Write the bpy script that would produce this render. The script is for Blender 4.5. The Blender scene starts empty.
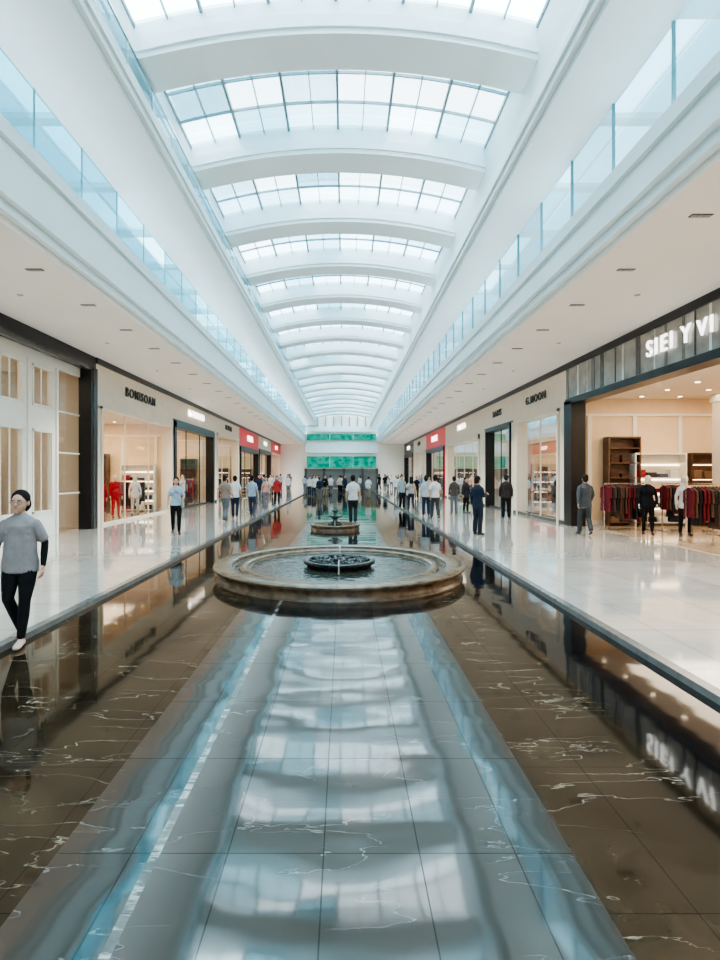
import bpy, math, random
from mathutils import Vector, Matrix
from mathutils.bvhtree import BVHTree
random.seed(7)
scene = bpy.context.scene
col = scene.collection
F = 520.0; CX = 344.0; CY = 474.0; CZ = 1.8

# ------------------------------------------------------------------ materials
def new_mat(name):
    m = bpy.data.materials.new(name); m.use_nodes = True
    nt = m.node_tree; nt.nodes.clear()
    out = nt.nodes.new('ShaderNodeOutputMaterial')
    return m, nt, out
def pmat(name, c, rough=0.5, metal=0.0, var=0.06, scale=6.0, emit=0.0, ecol=None, bump=0.0, spec=0.5):
    m, nt, out = new_mat(name)
    b = nt.nodes.new('ShaderNodeBsdfPrincipled')
    b.inputs['Roughness'].default_value = rough
    b.inputs['Metallic'].default_value = metal
    b.inputs['Specular IOR Level'].default_value = spec
    tc = nt.nodes.new('ShaderNodeTexCoord')
    n = nt.nodes.new('ShaderNodeTexNoise'); n.inputs['Scale'].default_value = scale
    n.inputs['Detail'].default_value = 3
    nt.links.new(tc.outputs['Object'], n.inputs['Vector'])
    r = nt.nodes.new('ShaderNodeValToRGB')
    r.color_ramp.elements[0].position = 0.3; r.color_ramp.elements[1].position = 0.7
    r.color_ramp.elements[0].color = tuple(max(0, x*(1-var)) for x in c)+(1,)
    r.color_ramp.elements[1].color = tuple(min(1, x*(1+var)) for x in c)+(1,)
    nt.links.new(n.outputs['Fac'], r.inputs['Fac'])
    nt.links.new(r.outputs['Color'], b.inputs['Base Color'])
    if emit > 0:
        b.inputs['Emission Color'].default_value = tuple(ecol or c)+(1,)
        b.inputs['Emission Strength'].default_value = emit
    if bump > 0:
        bp = nt.nodes.new('ShaderNodeBump'); bp.inputs['Strength'].default_value = bump
        bp.inputs['Distance'].default_value = 0.02
        nt.links.new(n.outputs['Fac'], bp.inputs['Height']); nt.links.new(bp.outputs['Normal'], b.inputs['Normal'])
    nt.links.new(b.outputs[0], out.inputs[0])
    return m
def glassmat(name, tint, gl=0.08, rough=0.02, diff=0.0):
    m, nt, out = new_mat(name)
    t = nt.nodes.new('ShaderNodeBsdfTransparent'); t.inputs[0].default_value = tuple(tint)+(1,)
    g = nt.nodes.new('ShaderNodeBsdfGlossy'); g.inputs['Roughness'].default_value = rough
    g.inputs[0].default_value = (0.9, 0.97, 1, 1)
    lw = nt.nodes.new('ShaderNodeLayerWeight'); lw.inputs['Blend'].default_value = 0.25
    ma = nt.nodes.new('ShaderNodeMath'); ma.operation = 'MULTIPLY_ADD'
    ma.inputs[1].default_value = 0.6; ma.inputs[2].default_value = gl; ma.use_clamp = True
    nt.links.new(lw.outputs['Fresnel'], ma.inputs[0])
    mx = nt.nodes.new('ShaderNodeMixShader')
    nt.links.new(ma.outputs[0], mx.inputs[0]); nt.links.new(t.outputs[0], mx.inputs[1]); nt.links.new(g.outputs[0], mx.inputs[2])
    last = mx
    if diff > 0:
        tr = nt.nodes.new('ShaderNodeBsdfTranslucent'); tr.inputs[0].default_value = (0.9, 0.97, 1, 1)
        m2 = nt.nodes.new('ShaderNodeMixShader'); m2.inputs[0].default_value = diff
        nt.links.new(mx.outputs[0], m2.inputs[1]); nt.links.new(tr.outputs[0], m2.inputs[2]); last = m2
    nt.links.new(last.outputs[0], out.inputs[0])
    return m
def stone(name, base, vein, gloss, rough, vein_w=0.012, vscale=1.2, tile=(0.6, 0.9), joint=(0.02, 0.02, 0.02), jw=0.006, ripple=0.0, var=0.25, off=(0,0), veinmix=0.6, gcol=(1,1,1), tilevar=0.86, rot=0.6):
    m, nt, out = new_mat(name)
    L = nt.links.new; N = nt.nodes.new
    tc = N('ShaderNodeTexCoord')
    n1 = N('ShaderNodeTexNoise'); n1.inputs['Scale'].default_value = vscale; n1.inputs['Detail'].default_value = 6
    n1.inputs['Roughness'].default_value = 0.5; n1.inputs['Distortion'].default_value = 0.35
    mpv = N('ShaderNodeMapping'); mpv.inputs['Rotation'].default_value = (0, 0, rot); mpv.inputs['Scale'].default_value = (0.6, 2.6, 1.0)
    L(tc.outputs['Object'], mpv.inputs[0]); L(mpv.outputs[0], n1.inputs['Vector'])
    s = N('ShaderNodeMath'); s.operation = 'SUBTRACT'; s.inputs[1].default_value = 0.5; L(n1.outputs['Fac'], s.inputs[0])
    a = N('ShaderNodeMath'); a.operation = 'ABSOLUTE'; L(s.outputs[0], a.inputs[0])
    mr = N('ShaderNodeMapRange'); mr.inputs[1].default_value = 0; mr.inputs[2].default_value = vein_w
    mr.inputs[3].default_value = 1; mr.inputs[4].default_value = 0; L(a.outputs[0], mr.inputs[0])
    n2 = N('ShaderNodeTexNoise'); n2.inputs['Scale'].default_value = vscale*0.8+0.3; n2.inputs['Detail'].default_value = 2
    L(tc.outputs['Object'], n2.inputs['Vector'])
    mk = N('ShaderNodeMapRange'); mk.inputs[1].default_value = 0.38; mk.inputs[2].default_value = 0.58
    mk.inputs[3].default_value = 0; mk.inputs[4].default_value = veinmix; L(n2.outputs['Fac'], mk.inputs[0])
    mm = N('ShaderNodeMath'); mm.operation = 'MULTIPLY'; L(mr.outputs[0], mm.inputs[0]); L(mk.outputs[0], mm.inputs[1])
    n3 = N('ShaderNodeTexNoise'); n3.inputs['Scale'].default_value = 2.3; n3.inputs['Detail'].default_value = 6
    n3.inputs['Distortion'].default_value = 0.8
    L(tc.outputs['Object'], n3.inputs['Vector'])
    r = N('ShaderNodeValToRGB'); r.color_ramp.elements[0].position = 0.3; r.color_ramp.elements[1].position = 0.7
    r.color_ramp.elements[0].color = tuple(x*(1-var) for x in base)+(1,); r.color_ramp.elements[1].color = tuple(min(1,x*(1+var)) for x in base)+(1,)
    L(n3.outputs['Fac'], r.inputs[0])
    mx = N('ShaderNodeMix'); mx.data_type = 'RGBA'; L(mm.outputs[0], mx.inputs[0]); L(r.outputs[0], mx.inputs[6]); mx.inputs[7].default_value = tuple(vein)+(1,)
    br = N('ShaderNodeTexBrick'); br.offset = 0.0
    br.inputs['Scale'].default_value = 1.0; br.inputs['Brick Width'].default_value = tile[0]; br.inputs['Row Height'].default_value = tile[1]
    br.inputs['Mortar Size'].default_value = jw; br.inputs['Mortar Smooth'].default_value = 0.1
    br.inputs['Color1'].default_value = (1,1,1,1); br.inputs['Color2'].default_value = (tilevar,tilevar,tilevar,1); br.inputs['Mortar'].default_value = (0,0,0,1)
    mp = N('ShaderNodeMapping'); mp.inputs['Location'].default_value = (off[0], off[1], 0.0); L(tc.outputs['Object'], mp.inputs[0]); L(mp.outputs[0], br.inputs['Vector'])
    m2 = N('ShaderNodeMix'); m2.data_type = 'RGBA'; L(br.outputs['Fac'], m2.inputs[0])
    m3 = N('ShaderNodeMix'); m3.data_type = 'RGBA'; m3.blend_type = 'MULTIPLY'; m3.inputs[0].default_value = 1.0
    L(mx.outputs[2], m3.inputs[6]); L(br.outputs['Color'], m3.inputs[7])
    L(m3.outputs[2], m2.inputs[6]); m2.inputs[7].default_value = tuple(joint)+(1,)
    d = N('ShaderNodeBsdfDiffuse'); L(m2.outputs[2], d.inputs[0])
    g = N('ShaderNodeBsdfGlossy'); g.inputs['Roughness'].default_value = rough; g.inputs[0].default_value = tuple(gcol)+(1,)
    fr = N('ShaderNodeFresnel'); fr.inputs[0].default_value = 1.45
    ma = N('ShaderNodeMath'); ma.operation = 'ADD'; ma.inputs[1].default_value = gloss; ma.use_clamp = True; L(fr.outputs[0], ma.inputs[0])
    inv = N('ShaderNodeMath'); inv.operation = 'MULTIPLY_ADD'; inv.inputs[1].default_value = -0.5; inv.inputs[2].default_value = 1.0; L(br.outputs['Fac'], inv.inputs[0])
    mg = N('ShaderNodeMath'); mg.operation = 'MULTIPLY'; L(ma.outputs[0], mg.inputs[0]); L(inv.outputs[0], mg.inputs[1])
    if ripple > 0:
        nb = N('ShaderNodeTexNoise'); nb.inputs['Scale'].default_value = 1.1; nb.inputs['Detail'].default_value = 1.5
        mp2 = N('ShaderNodeMapping'); mp2.inputs['Scale'].default_value = (0.8, 1.5, 1); L(tc.outputs['Object'], mp2.inputs[0]); L(mp2.outputs[0], nb.inputs['Vector'])
        bp = N('ShaderNodeBump'); bp.inputs['Strength'].default_value = 1.0; bp.inputs['Distance'].default_value = ripple
        L(nb.outputs['Fac'], bp.inputs['Height']); L(bp.outputs[0], g.inputs['Normal'])
    ms = N('ShaderNodeMixShader'); L(mg.outputs[0], ms.inputs[0]); L(d.outputs[0], ms.inputs[1]); L(g.outputs[0], ms.inputs[2])
    L(ms.outputs[0], out.inputs[0])
    return m

M = {}
M['white'] = pmat('white_plaster', (0.77, 0.86, 0.875), 0.55, var=0.02, scale=1)
M['soffit'] = pmat('soffit_cream_plaster', (0.90, 0.825, 0.755), 0.6, var=0.02, scale=1)
M['cream'] = pmat('cream_wall', (0.76, 0.65, 0.53), 0.5, var=0.04, scale=2)
M['warmwall'] = pmat('warm_shop_wall', (0.78, 0.59, 0.39), 0.6, var=0.05, scale=2)
M['shopceil'] = pmat('shop_ceiling', (0.85, 0.72, 0.56), 0.6, var=0.03)
M['shopfloor'] = pmat('shop_floor', (0.50, 0.36, 0.24), 0.12, var=0.08, scale=3)
M['black'] = pmat('black_metal_frame', (0.012, 0.012, 0.014), 0.3, var=0.2, spec=0.35)
M['grey'] = pmat('dark_stone', (0.07, 0.07, 0.07), 0.25, var=0.2)
M['curb'] = pmat('curb_stone', (0.16, 0.16, 0.155), 0.15, var=0.15, scale=8)
M['steel'] = pmat('brushed_sign_metal', (0.32, 0.31, 0.28), 0.3, 0.5, var=0.35, scale=2)
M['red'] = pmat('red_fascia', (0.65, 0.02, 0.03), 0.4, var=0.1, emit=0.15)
M['whitepanel'] = pmat('white_door_panel', (0.84, 0.79, 0.71), 0.4, var=0.02)
M['brown'] = pmat('brown_wood', (0.12, 0.055, 0.03), 0.35, var=0.3, scale=5)
M['mullion'] = pmat('skylight_mullion', (0.18, 0.26, 0.28), 0.4, 0.2)
M['lamp'] = pmat('lamp_glow', (1, 0.9, 0.75), 0.5, emit=6, ecol=(1, 0.83, 0.6))
M['sign'] = pmat('sign_letter_glow', (1, 1, 1), 0.5, emit=1.8, ecol=(1, 0.98, 0.93))
M['signdark'] = pmat('sign_letter_dark', (0.03, 0.03, 0.03), 0.4)
M['vent'] = pmat('vent_dark', (0.08, 0.07, 0.065), 0.6)
M['ring'] = pmat('downlight_ring', (0.35, 0.32, 0.3), 0.4)
M['rim'] = pmat('fountain_rim_stone', (0.15, 0.105, 0.066), 0.25, var=0.45, scale=5, bump=0.2)
M['rimside'] = pmat('fountain_side_stone', (0.11, 0.075, 0.048), 0.25, var=0.5, scale=6, bump=0.3)
M['pebble'] = pmat('wet_pebbles', (0.022, 0.024, 0.022), 0.2, var=0.6, scale=20)
M['chrome'] = pmat('rail_chrome', (0.7, 0.72, 0.72), 0.15, 1.0)
M['shopglass'] = glassmat('shop_window_glass', (0.95, 0.97, 0.96), 0.03)
M['skyglass'] = [glassmat('skylight_glass_a', (0.88, 0.97, 1.0), 0.03), glassmat('skylight_glass_b', (0.22, 0.42, 0.49), 0.05), glassmat('skylight_glass_c', (0.42, 0.64, 0.71), 0.04)]
M['balglass'] = [glassmat('gallery_glass_a', (0.16, 0.37, 0.43), 0.14), glassmat('gallery_glass_b', (0.26, 0.50, 0.56), 0.12), glassmat('gallery_glass_c', (0.50, 0.74, 0.79), 0.10)]
M['edgeglass'] = pmat('glass_edge', (0.12, 0.30, 0.33), 0.2)

def water(name, c):
    m, nt, out = new_mat(name)
    L = nt.links.new; N = nt.nodes.new
    b = N('ShaderNodeBsdfPrincipled'); b.inputs['Base Color'].default_value = tuple(c)+(1,); b.inputs['Roughness'].default_value = 0.04
    b.inputs['Specular IOR Level'].default_value = 0.5
    b.inputs['IOR'].default_value = 1.4
    tc = N('ShaderNodeTexCoord'); n = N('ShaderNodeTexNoise'); n.inputs['Scale'].default_value = 5; n.inputs['Detail'].default_value = 3
    L(tc.outputs['Object'], n.inputs['Vector'])
    bp = N('ShaderNodeBump'); bp.inputs['Distance'].default_value = 0.03; bp.inputs['Strength'].default_value = 0.8
    L(n.outputs['Fac'], bp.inputs['Height']); L(bp.outputs[0], b.inputs['Normal']); L(b.outputs[0], out.inputs[0])
    return m
M['water'] = water('fountain_water', (0.04, 0.042, 0.035))
M['jet'] = glassmat('water_jet', (0.85, 0.9, 0.92), 0.35, 0.1, 0.4)
def greenscreen():
    m, nt, out = new_mat('green_display')
    L = nt.links.new; N = nt.nodes.new
    tc = N('ShaderNodeTexCoord'); n = N('ShaderNodeTexNoise'); n.inputs['Scale'].default_value = 1.6; n.inputs['Detail'].default_value = 4
    L(tc.outputs['Object'], n.inputs['Vector'])
    r = N('ShaderNodeValToRGB'); r.color_ramp.elements[0].position = 0.4; r.color_ramp.elements[1].position = 0.65
    r.color_ramp.elements[0].color = (0.006, 0.26, 0.19, 1); r.color_ramp.elements[1].color = (0.06, 0.50, 0.38, 1)
    L(n.outputs['Fac'], r.inputs[0])
    e = N('ShaderNodeEmission'); e.inputs[1].default_value = 0.65; L(r.outputs[0], e.inputs[0]); L(e.outputs[0], out.inputs[0])
    return m
M['green'] = greenscreen()
M['fl_brown'] = stone('floor_dark_brown_marble', (0.032, 0.021, 0.012), (0.40, 0.33, 0.25), 0.015, 0.05, 0.0045, 1.5, (0.75, 1.1), (0.010, 0.008, 0.006), 0.0025, 0.002, var=0.65, veinmix=0.85, rot=0.7, gcol=(1.0, 0.90, 0.80))
M['fl_grey'] = stone('floor_slate_marble', (0.018, 0.018, 0.017), (0.34, 0.35, 0.35), 0.11, 0.06, 0.003, 1.4, (0.47, 0.85), (0.005, 0.005, 0.005), 0.0035, 0.009, off=(0.1, 0.0), gcol=(1.0, 0.93, 0.89), var=0.4, rot=-0.5)
M['fl_black'] = stone('floor_black_granite', (0.005, 0.005, 0.006), (0.2, 0.2, 0.2), 0.05, 0.05, 0.003, 1.5, (5, 1.1), (0.004, 0.004, 0.004), 0.002, 0.004)
M['fl_line'] = stone('floor_pale_reflection_stripe', (0.10, 0.10, 0.095), (0.45, 0.45, 0.42), 0.10, 0.08, 0.06, 5.0, (9, 1.1), (0.05, 0.05, 0.05), 0.003, veinmix=0.9, var=0.7, gcol=(1.0, .95, .9))  # pale floor reflection painted in as a veined stripe
M['fl_walk'] = stone('walkway_cream_marble', (0.62, 0.58, 0.53), (0.36, 0.33, 0.30), 0.16, 0.06, 0.006, 1.0, (1.2, 1.2), (0.24, 0.23, 0.21), 0.007, 0.001, var=0.09, veinmix=0.6, tilevar=0.87)

# ------------------------------------------------------------------ mesh builder
class MB:
    def __init__(s): s.v = []; s.f = []; s.m = []; s.mats = []; s.sm = []
    def mi(s, mat):
        if mat not in s.mats: s.mats.append(mat)
        return s.mats.index(mat)
    def add(s, vs, fs, mat, smooth=False):
        b = len(s.v); s.v += [tuple(v) for v in vs]; k = s.mi(mat)
        for f in fs: s.f.append(tuple(i+b for i in f)); s.m.append(k); s.sm.append(smooth)
    def box(s, x0, x1, y0, y1, z0, z1, mat):
        x0, x1 = min(x0, x1), max(x0, x1); y0, y1 = min(y0, y1), max(y0, y1); z0, z1 = min(z0, z1), max(z0, z1)
        vs = [(x0,y0,z0),(x1,y0,z0),(x1,y1,z0),(x0,y1,z0),(x0,y0,z1),(x1,y0,z1),(x1,y1,z1),(x0,y1,z1)]
        s.add(vs, [(0,3,2,1),(4,5,6,7),(0,1,5,4),(1,2,6,5),(2,3,7,6),(3,0,4,7)], mat)
    def quad(s, a, b, c, d, mat): s.add([a,b,c,d], [(0,1,2,3)], mat)
    def prism(s, poly, axis, a0, a1, mat):
        n = len(poly)
        def P(p, a): return (p[0], a, p[1]) if axis == 'y' else (a, p[0], p[1])
        vs = [P(p, a0) for p in poly]+[P(p, a1) for p in poly]
        fs = [tuple(range(n)), tuple(range(2*n-1, n-1, -1))]+[(i, i+n, (i+1) % n+n, (i+1) % n) for i in range(n)]
        s.add(vs, fs, mat)
    def lathe(s, prof, c, mat, seg=64, smooth=True):
        vs = []; n = len(prof)
        for k in range(seg):
            a = 2*math.pi*k/seg
            for r, z in prof: vs.append((c[0]+r*math.cos(a), c[1]+r*math.sin(a), c[2]+z))
        fs = []
        for k in range(seg):
            k2 = (k+1) % seg
            for i in range(n-1): fs.append((k*n+i, k2*n+i, k2*n+i+1, k*n+i+1))
        s.add(vs, fs, mat, smooth)
    def disc(s, c, r, mat, seg=32):
        s.add([(c[0]+r*math.cos(2*math.pi*k/seg), c[1]+r*math.sin(2*math.pi*k/seg), c[2]) for k in range(seg)], [tuple(range(seg))], mat)
    def loft(s, pts, rad, mat, seg=12, ref=Vector((1,0,0)), smooth=True):
        pts = [Vector(p) for p in pts]; n = len(pts); vs = []
        rings = []
        for i, p in enumerate(pts):
            t = (pts[min(i+1, n-1)]-pts[max(i-1, 0)]).normalized()
            u = ref-t*ref.dot(t)
            u.normalize(); w = t.cross(u)
            r = rad[i]
            if not isinstance(r, (tuple, list)): r = (r, r)
            rings.append((p, t, u, w, r))
        allr = []
        p, t, u, w, r = rings[0]; e = min(r)
        allr.append((p-t*e*0.45, u, w, (r[0]*0.6, r[1]*0.6)))
        for (p, t, u, w, r) in rings: allr.append((p, u, w, r))
        p, t, u, w, r = rings[-1]; e = min(r)
        allr.append((p+t*e*0.45, u, w, (r[0]*0.6, r[1]*0.6)))
        for (p, u, w, r) in allr:
            for k in range(seg):
                a = 2*math.pi*k/seg
                vs.append(p+u*(r[0]*math.cos(a))+w*(r[1]*math.sin(a)))
        R = len(allr); fs = [tuple(range(seg-1, -1, -1)), tuple(range((R-1)*seg, R*seg))]
        for i in range(R-1):
            for k in range(seg):
                k2 = (k+1) % seg
                fs.append((i*seg+k, i*seg+k2, (i+1)*seg+k2, (i+1)*seg+k))
        s.add(vs, fs, mat, smooth)
    def ell(s, c, r, mat, seg=16, rings=10):
        vs = [(c[0], c[1], c[2]+r[2])]
        for i in range(1, rings):
            t = math.pi*i/rings
            for k in range(seg):
                a = 2*math.pi*k/seg
                vs.append((c[0]+r[0]*math.sin(t)*math.cos(a), c[1]+r[1]*math.sin(t)*math.sin(a), c[2]+r[2]*math.cos(t)))
        vs.append((c[0], c[1], c[2]-r[2])); fs = []
        for k in range(seg): fs.append((0, 1+k, 1+(k+1) % seg))
        for i in range(rings-2):
            for k in range(seg):
                k2 = (k+1) % seg
                fs.append((1+i*seg+k, 1+(i+1)*seg+k, 1+(i+1)*seg+k2, 1+i*seg+k2))
        b = 1+(rings-2)*seg
        for k in range(seg): fs.append((b+k, len(vs)-1, b+(k+1) % seg))
        s.add(vs, fs, mat, True)
    def mesh(s, name):
        me = bpy.data.meshes.new(name); me.from_pydata(s.v, [], s.f)
        for m in s.mats: me.materials.append(m)
        me.polygons.foreach_set('material_index', s.m); me.polygons.foreach_set('use_smooth', s.sm)
        me.update(); return me
    def obj(s, name, parent=None, loc=None):
        o = bpy.data.objects.new(name, s.mesh(name)); col.objects.link(o)
        if parent: o.parent = parent
        if loc: o.location = loc
        return o
def empty(name, loc=(0,0,0)):
    e = bpy.data.objects.new(name, None); e.location = loc; e.empty_display_size = 0.2; col.objects.link(e); return e
def area(name, loc, sx, sy, power, color, rot=(0,0,0), parent=None):
    l = bpy.data.lights.new(name, 'AREA'); l.shape = 'RECTANGLE'; l.size = sx; l.size_y = sy; l.energy = power; l.color = color
    o = bpy.data.objects.new(name, l); o.location = loc; o.rotation_euler = rot; col.objects.link(o)
    if parent: o.parent = parent
    return o

# ------------------------------------------------------------------ shell dimensions
Y0, Y1 = -7.0, 68.0
PL, PR = -3.6, 3.05
WL, WR = -8.3, 7.9
SL, SR = -5.05, 4.39
BL, BR = -3.58, 3.30
ZS = 5.7; ZT_L, ZT_R = 7.0, 6.65; ZB_L, ZB_R = 8.1, 7.85
PZ = -0.06
b = MB()
b.box(-16.5, PL, Y0, Y1, -0.4, 0, M['fl_walk']); b.box(PR, 16.5, Y0, Y1, -0.4, 0, M['fl_walk'])
xs = [(PL, -1.41, 'fl_brown'), (-1.41, -0.945, 'fl_grey'), (-0.945, -0.90, 'fl_line'), (-0.90, 1.12, 'fl_grey'), (1.12, 2.05, 'fl_brown'), (2.05, PR, 'fl_black')]
for a, c, k in xs: b.box(a, c, Y0, Y1, -0.4, PZ, M[k])
b.obj('floor')
b = MB()
b.box(PL-0.08, PL+0.03, Y0, Y1, PZ, 0.008, M['curb']); b.obj('trim_1')
b = MB(); b.box(PR-0.03, PR+0.08, Y0, Y1, PZ, 0.008, M['curb']); b.obj('trim_2')

for side, (xe, xo, zt, nm) in enumerate([(SL, -16.5, ZT_L, 'left'), (SR, 16.5, ZT_R, 'right')]):
    s = -1 if side == 0 else 1
    b = MB()
    b.box(xe+s*0.25, xo, Y0, Y1, ZS, zt, M['soffit'])
    b.box(xe+s*0.12, xe+s*0.26, Y0, Y1, ZS+0.12, zt, M['white'])
    b.box(xe, xe+s*0.13, Y0, Y1, ZS+0.28, zt-0.02, M['white'])
    b.box(xe-s*0.08, xe+s*0.05, Y0, Y1, zt-0.22, zt+0.02, M['white'])
    xv = -5.9 if side == 0 else 5.38
    y = 1.6
    while y < 66:
        b.box(xv-0.16, xv+0.16, y-0.05, y+0.05, ZS-0.012, ZS+0.01, M['vent'])
        for q in range(3): b.box(xv-0.15+q*0.105, xv-0.06+q*0.105, y-0.04, y+0.04, ZS-0.018, ZS, M['ring'])
        y += 2.08
    y = -1.16
    while y < 66:
        xd = xe+s*2.0
        b.lathe([(0.035, 0.0), (0.05, -0.014), (0.065, -0.001)], (xd, y, ZS), M['ring'], 16)
        l = bpy.data.lights.new('downlight', 'SPOT'); l.energy = 560; l.color = (1, 0.90, 0.78); l.spot_size = 1.3; l.spot_blend = 0.7; l.shadow_soft_size = 0.04
        o = bpy.data.objects.new('downlight_lamp', l); o.location = (xd, y, ZS-0.02); col.objects.link(o)
        y += 4.16
    b.obj('ceiling_'+nm)

for side, (xe, xw, zt, zb, nm) in enumerate([(SL, WL, ZT_L, ZB_L, 'left'), (SR, WR, ZT_R, ZB_R, 'right')]):
    s = -1 if side == 0 else 1
    root = empty('gallery_glass_balustrade', (xe, 0, zt))
    g = MB(); fr = MB()
    y = Y0; i = 0
    while y < Y1-0.1:
        y2 = min(y+1.55, Y1)
        zm = (zt+zb)/2
        g.quad((0.0+s*0.02, y, 0.035), (s*0.02, y2, 0.035), (s*0.02, y2, zm-zt), (s*0.02, y, zm-zt), M['balglass'][random.choice([0,0,1])])
        g.quad((0.0+s*0.02, y, zm-zt), (s*0.02, y2, zm-zt), (s*0.02, y2, zb-zt), (s*0.02, y, zb-zt), M['balglass'][random.choice([1,2,2,0])])
        fr.box(-0.006, 0.03*s+0.006, y-0.012, y+0.012, 0.03, zb-zt, M['edgeglass'])
        y = y2; i += 1
    fr.box(-0.012, 0.03*s+0.012, Y0, Y1, 0.02, 0.05, M['chrome'])
    g.obj('glass_panes', root); fr.obj('glass_frame', root)
    w = MB(); w.box(xw+s*0.4, xw+s*0.6, Y0, Y1, zt, 9.0, M['white']); w.obj('wall_gallery_'+nm)
    r = MB(); y = Y0
    k = 0
    while y < Y1-0.1:
        y2 = min(y+2.5, Y1)
        for j in range(3):
            xa = xe+(xw+s*0.5-xe)*j/3; xb = xe+(xw+s*0.5-xe)*(j+1)/3
            r.quad((xa, y, 9.0), (xa, y2, 9.0), (xb, y2, 9.0), (xb, y, 9.0), M['skyglass'][random.choice([0,1,2,1])])
        r.box(xe, xw+s*0.5, y-0.12, y+0.12, 8.9, 9.02, M['white'])
        y = y2
    for j in range(1, 3):
        xa = xe+(xw+s*0.5-xe)*j/3; r.box(xa-0.015, xa+0.015, Y0, Y1, 8.96, 9.02, M['chrome'])
    r.obj('window_added_gallery_roof_'+nm)  # glazed roof invented so daylight reaches the gallery behind the glass
    area('added_uplight', (xe-s*0.02, (Y0+Y1)/2, zt+0.04), 0.05, Y1-Y0, 280, (0.97, 0.98, 1.0), (math.pi, 0, 0))  # unseen strip light added to brighten the beam underside

ZSPR = 8.84; GZ = 0.60; RISE = 0.46
for s, xi, xo, zb, nm in [(-1, BL, SL, ZB_L, 'left'), (1, BR, SR, ZB_R, 'right')]:
    b = MB()
    b.box(xi+s*0.10, xo+s*0.05, Y0, Y1, zb, 9.05, M['white'])
    b.box(xi, xi+s*0.12, Y0, Y1, zb+0.10, ZSPR+GZ+0.02, M['white'])
    b.box(xi-s*0.05, xi+s*0.1, Y0, Y1, zb+0.22, zb+0.34, M['white'])
    b.box(xi+s*0.1, xi+s*0.22, Y0, Y1, 8.6, ZSPR+GZ+0.02, M['white'])
    b.obj('trim_beam_'+nm)
    area('added_uplight', (xi-s*0.025, (Y0+Y1)/2, zb+0.36), 0.04, Y1-Y0, 70, (0.88, 0.97, 1.0), (math.pi, 0, 0))  # unseen strip light added to lift the rib undersides
    if s < 0:
        g = MB(); y = Y0; root = empty('clerestory_glass_strip', (xi+0.08, 0, 0))
        while y < Y1-0.1:
            y2 = min(y+1.1, Y1)
            g.quad((0, y+0.02, zb+0.36), (0, y2-0.02, zb+0.36), (0, y2-0.02, ZSPR-0.02), (0, y+0.02, ZSPR-0.02), M['balglass'][random.choice([1, 2])])
            g.box(-0.02, 0.01, y-0.015, y+0.015, zb+0.34, ZSPR, M['chrome'])
            y = y2
        g.box(-0.02, 0.015, Y0, Y1, ZSPR-0.03, ZSPR, M['chrome'])
        g.obj('glass_panes', root)

def arch(x, z0=ZSPR, rise=RISE):
    u = (x-(BL+BR)/2)/((BR-BL)/2)
    return z0+rise*(1-abs(u)**2.0)
NSEG = 24
ribs = MB(); ribys = []
y = 8.85-3.3*5
while y < Y1: ribys.append(y); y += 3.3
XA, XB = BL-0.05, BR+0.05
for y in ribys:
    if y < Y0-1: continue
    vs = []; fs = []
    for i in range(NSEG+1):
        x = XA+(XB-XA)*i/NSEG; z = arch(max(BL, min(BR, x)))
        vs += [(x, y, z), (x, y+0.8, z), (x, y+0.8, z+GZ+0.06), (x, y, z+GZ+0.06)]
    for i in range(NSEG):
        a = i*4; c = a+4
        for j in range(4): fs.append((a+j, a+(j+1) % 4, c+(j+1) % 4, c+j))
    ribs.add(vs, fs, M['white'])
    for yy in (y-0.04, y+0.80):
        vs = []; fs = []
        for i in range(NSEG+1):
            x = XA+(XB-XA)*i/NSEG; z = arch(max(BL, min(BR, x)))+0.10
            vs += [(x, yy, z), (x, yy+0.04, z), (x, yy+0.04, z+0.22), (x, yy, z+0.22)]
        for i in range(NSEG):
            a = i*4; c = a+4
            for j in range(4): fs.append((a+j, a+(j+1) % 4, c+(j+1) % 4, c+j))
        ribs.add(vs, fs, M['white'])
ribs.obj('ceiling_vault_ribs')
sky = MB(); mul = MB()
NC = 6
for bi, y in enumerate(ribys):
    ya, yb = y+0.8, y+3.3
    if ya < Y0: continue
    for r in range(3):
        y1, y2 = ya+(yb-ya)*r/3, ya+(yb-ya)*(r+1)/3
        for cidx in range(NC):
            x1 = BL+(BR-BL)*cidx/NC; x2 = BL+(BR-BL)*(cidx+1)/NC
            mt = M['skyglass'][random.choice([0,0,2,2,2,1])] if cidx < 3 else M['skyglass'][random.choice([0,0,0,0,2])]
            for q in range(3):
                xa = x1+(x2-x1)*q/3; xb = x1+(x2-x1)*(q+1)/3
                sky.quad((xa, y1, arch(xa)+GZ), (xb, y1, arch(xb)+GZ), (xb, y2, arch(xb)+GZ), (xa, y2, arch(xa)+GZ), mt)
        if r > 0:
            for q in range(NSEG):
                xa = BL+(BR-BL)*q/NSEG; xb = BL+(BR-BL)*(q+1)/NSEG
                za, zb = arch(xa)+GZ-0.03, arch(xb)+GZ-0.03
                mul.add([(xa,y1-.012,za),(xb,y1-.012,zb),(xb,y1+.012,zb),(xa,y1+.012,za),(xa,y1-.012,za+.06),(xb,y1-.012,zb+.06),(xb,y1+.012,zb+.06),(xa,y1+.012,za+.06)],
                        [(0,1,2,3),(4,5,6,7),(0,1,5,4),(2,3,7,6)], M['mullion'])
    for cidx in range(NC*2+1):
        x = BL+(BR-BL)*cidx/NC/2; w = 0.026 if cidx % 2 == 0 else 0.008
        mul.box(x-w, x+w, ya, yb, arch(x)+GZ-0.05, arch(x)+GZ+0.03, M['mullion'])
sky.obj('window_skylight'); mul.obj('trim_skylight_mullions')

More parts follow.
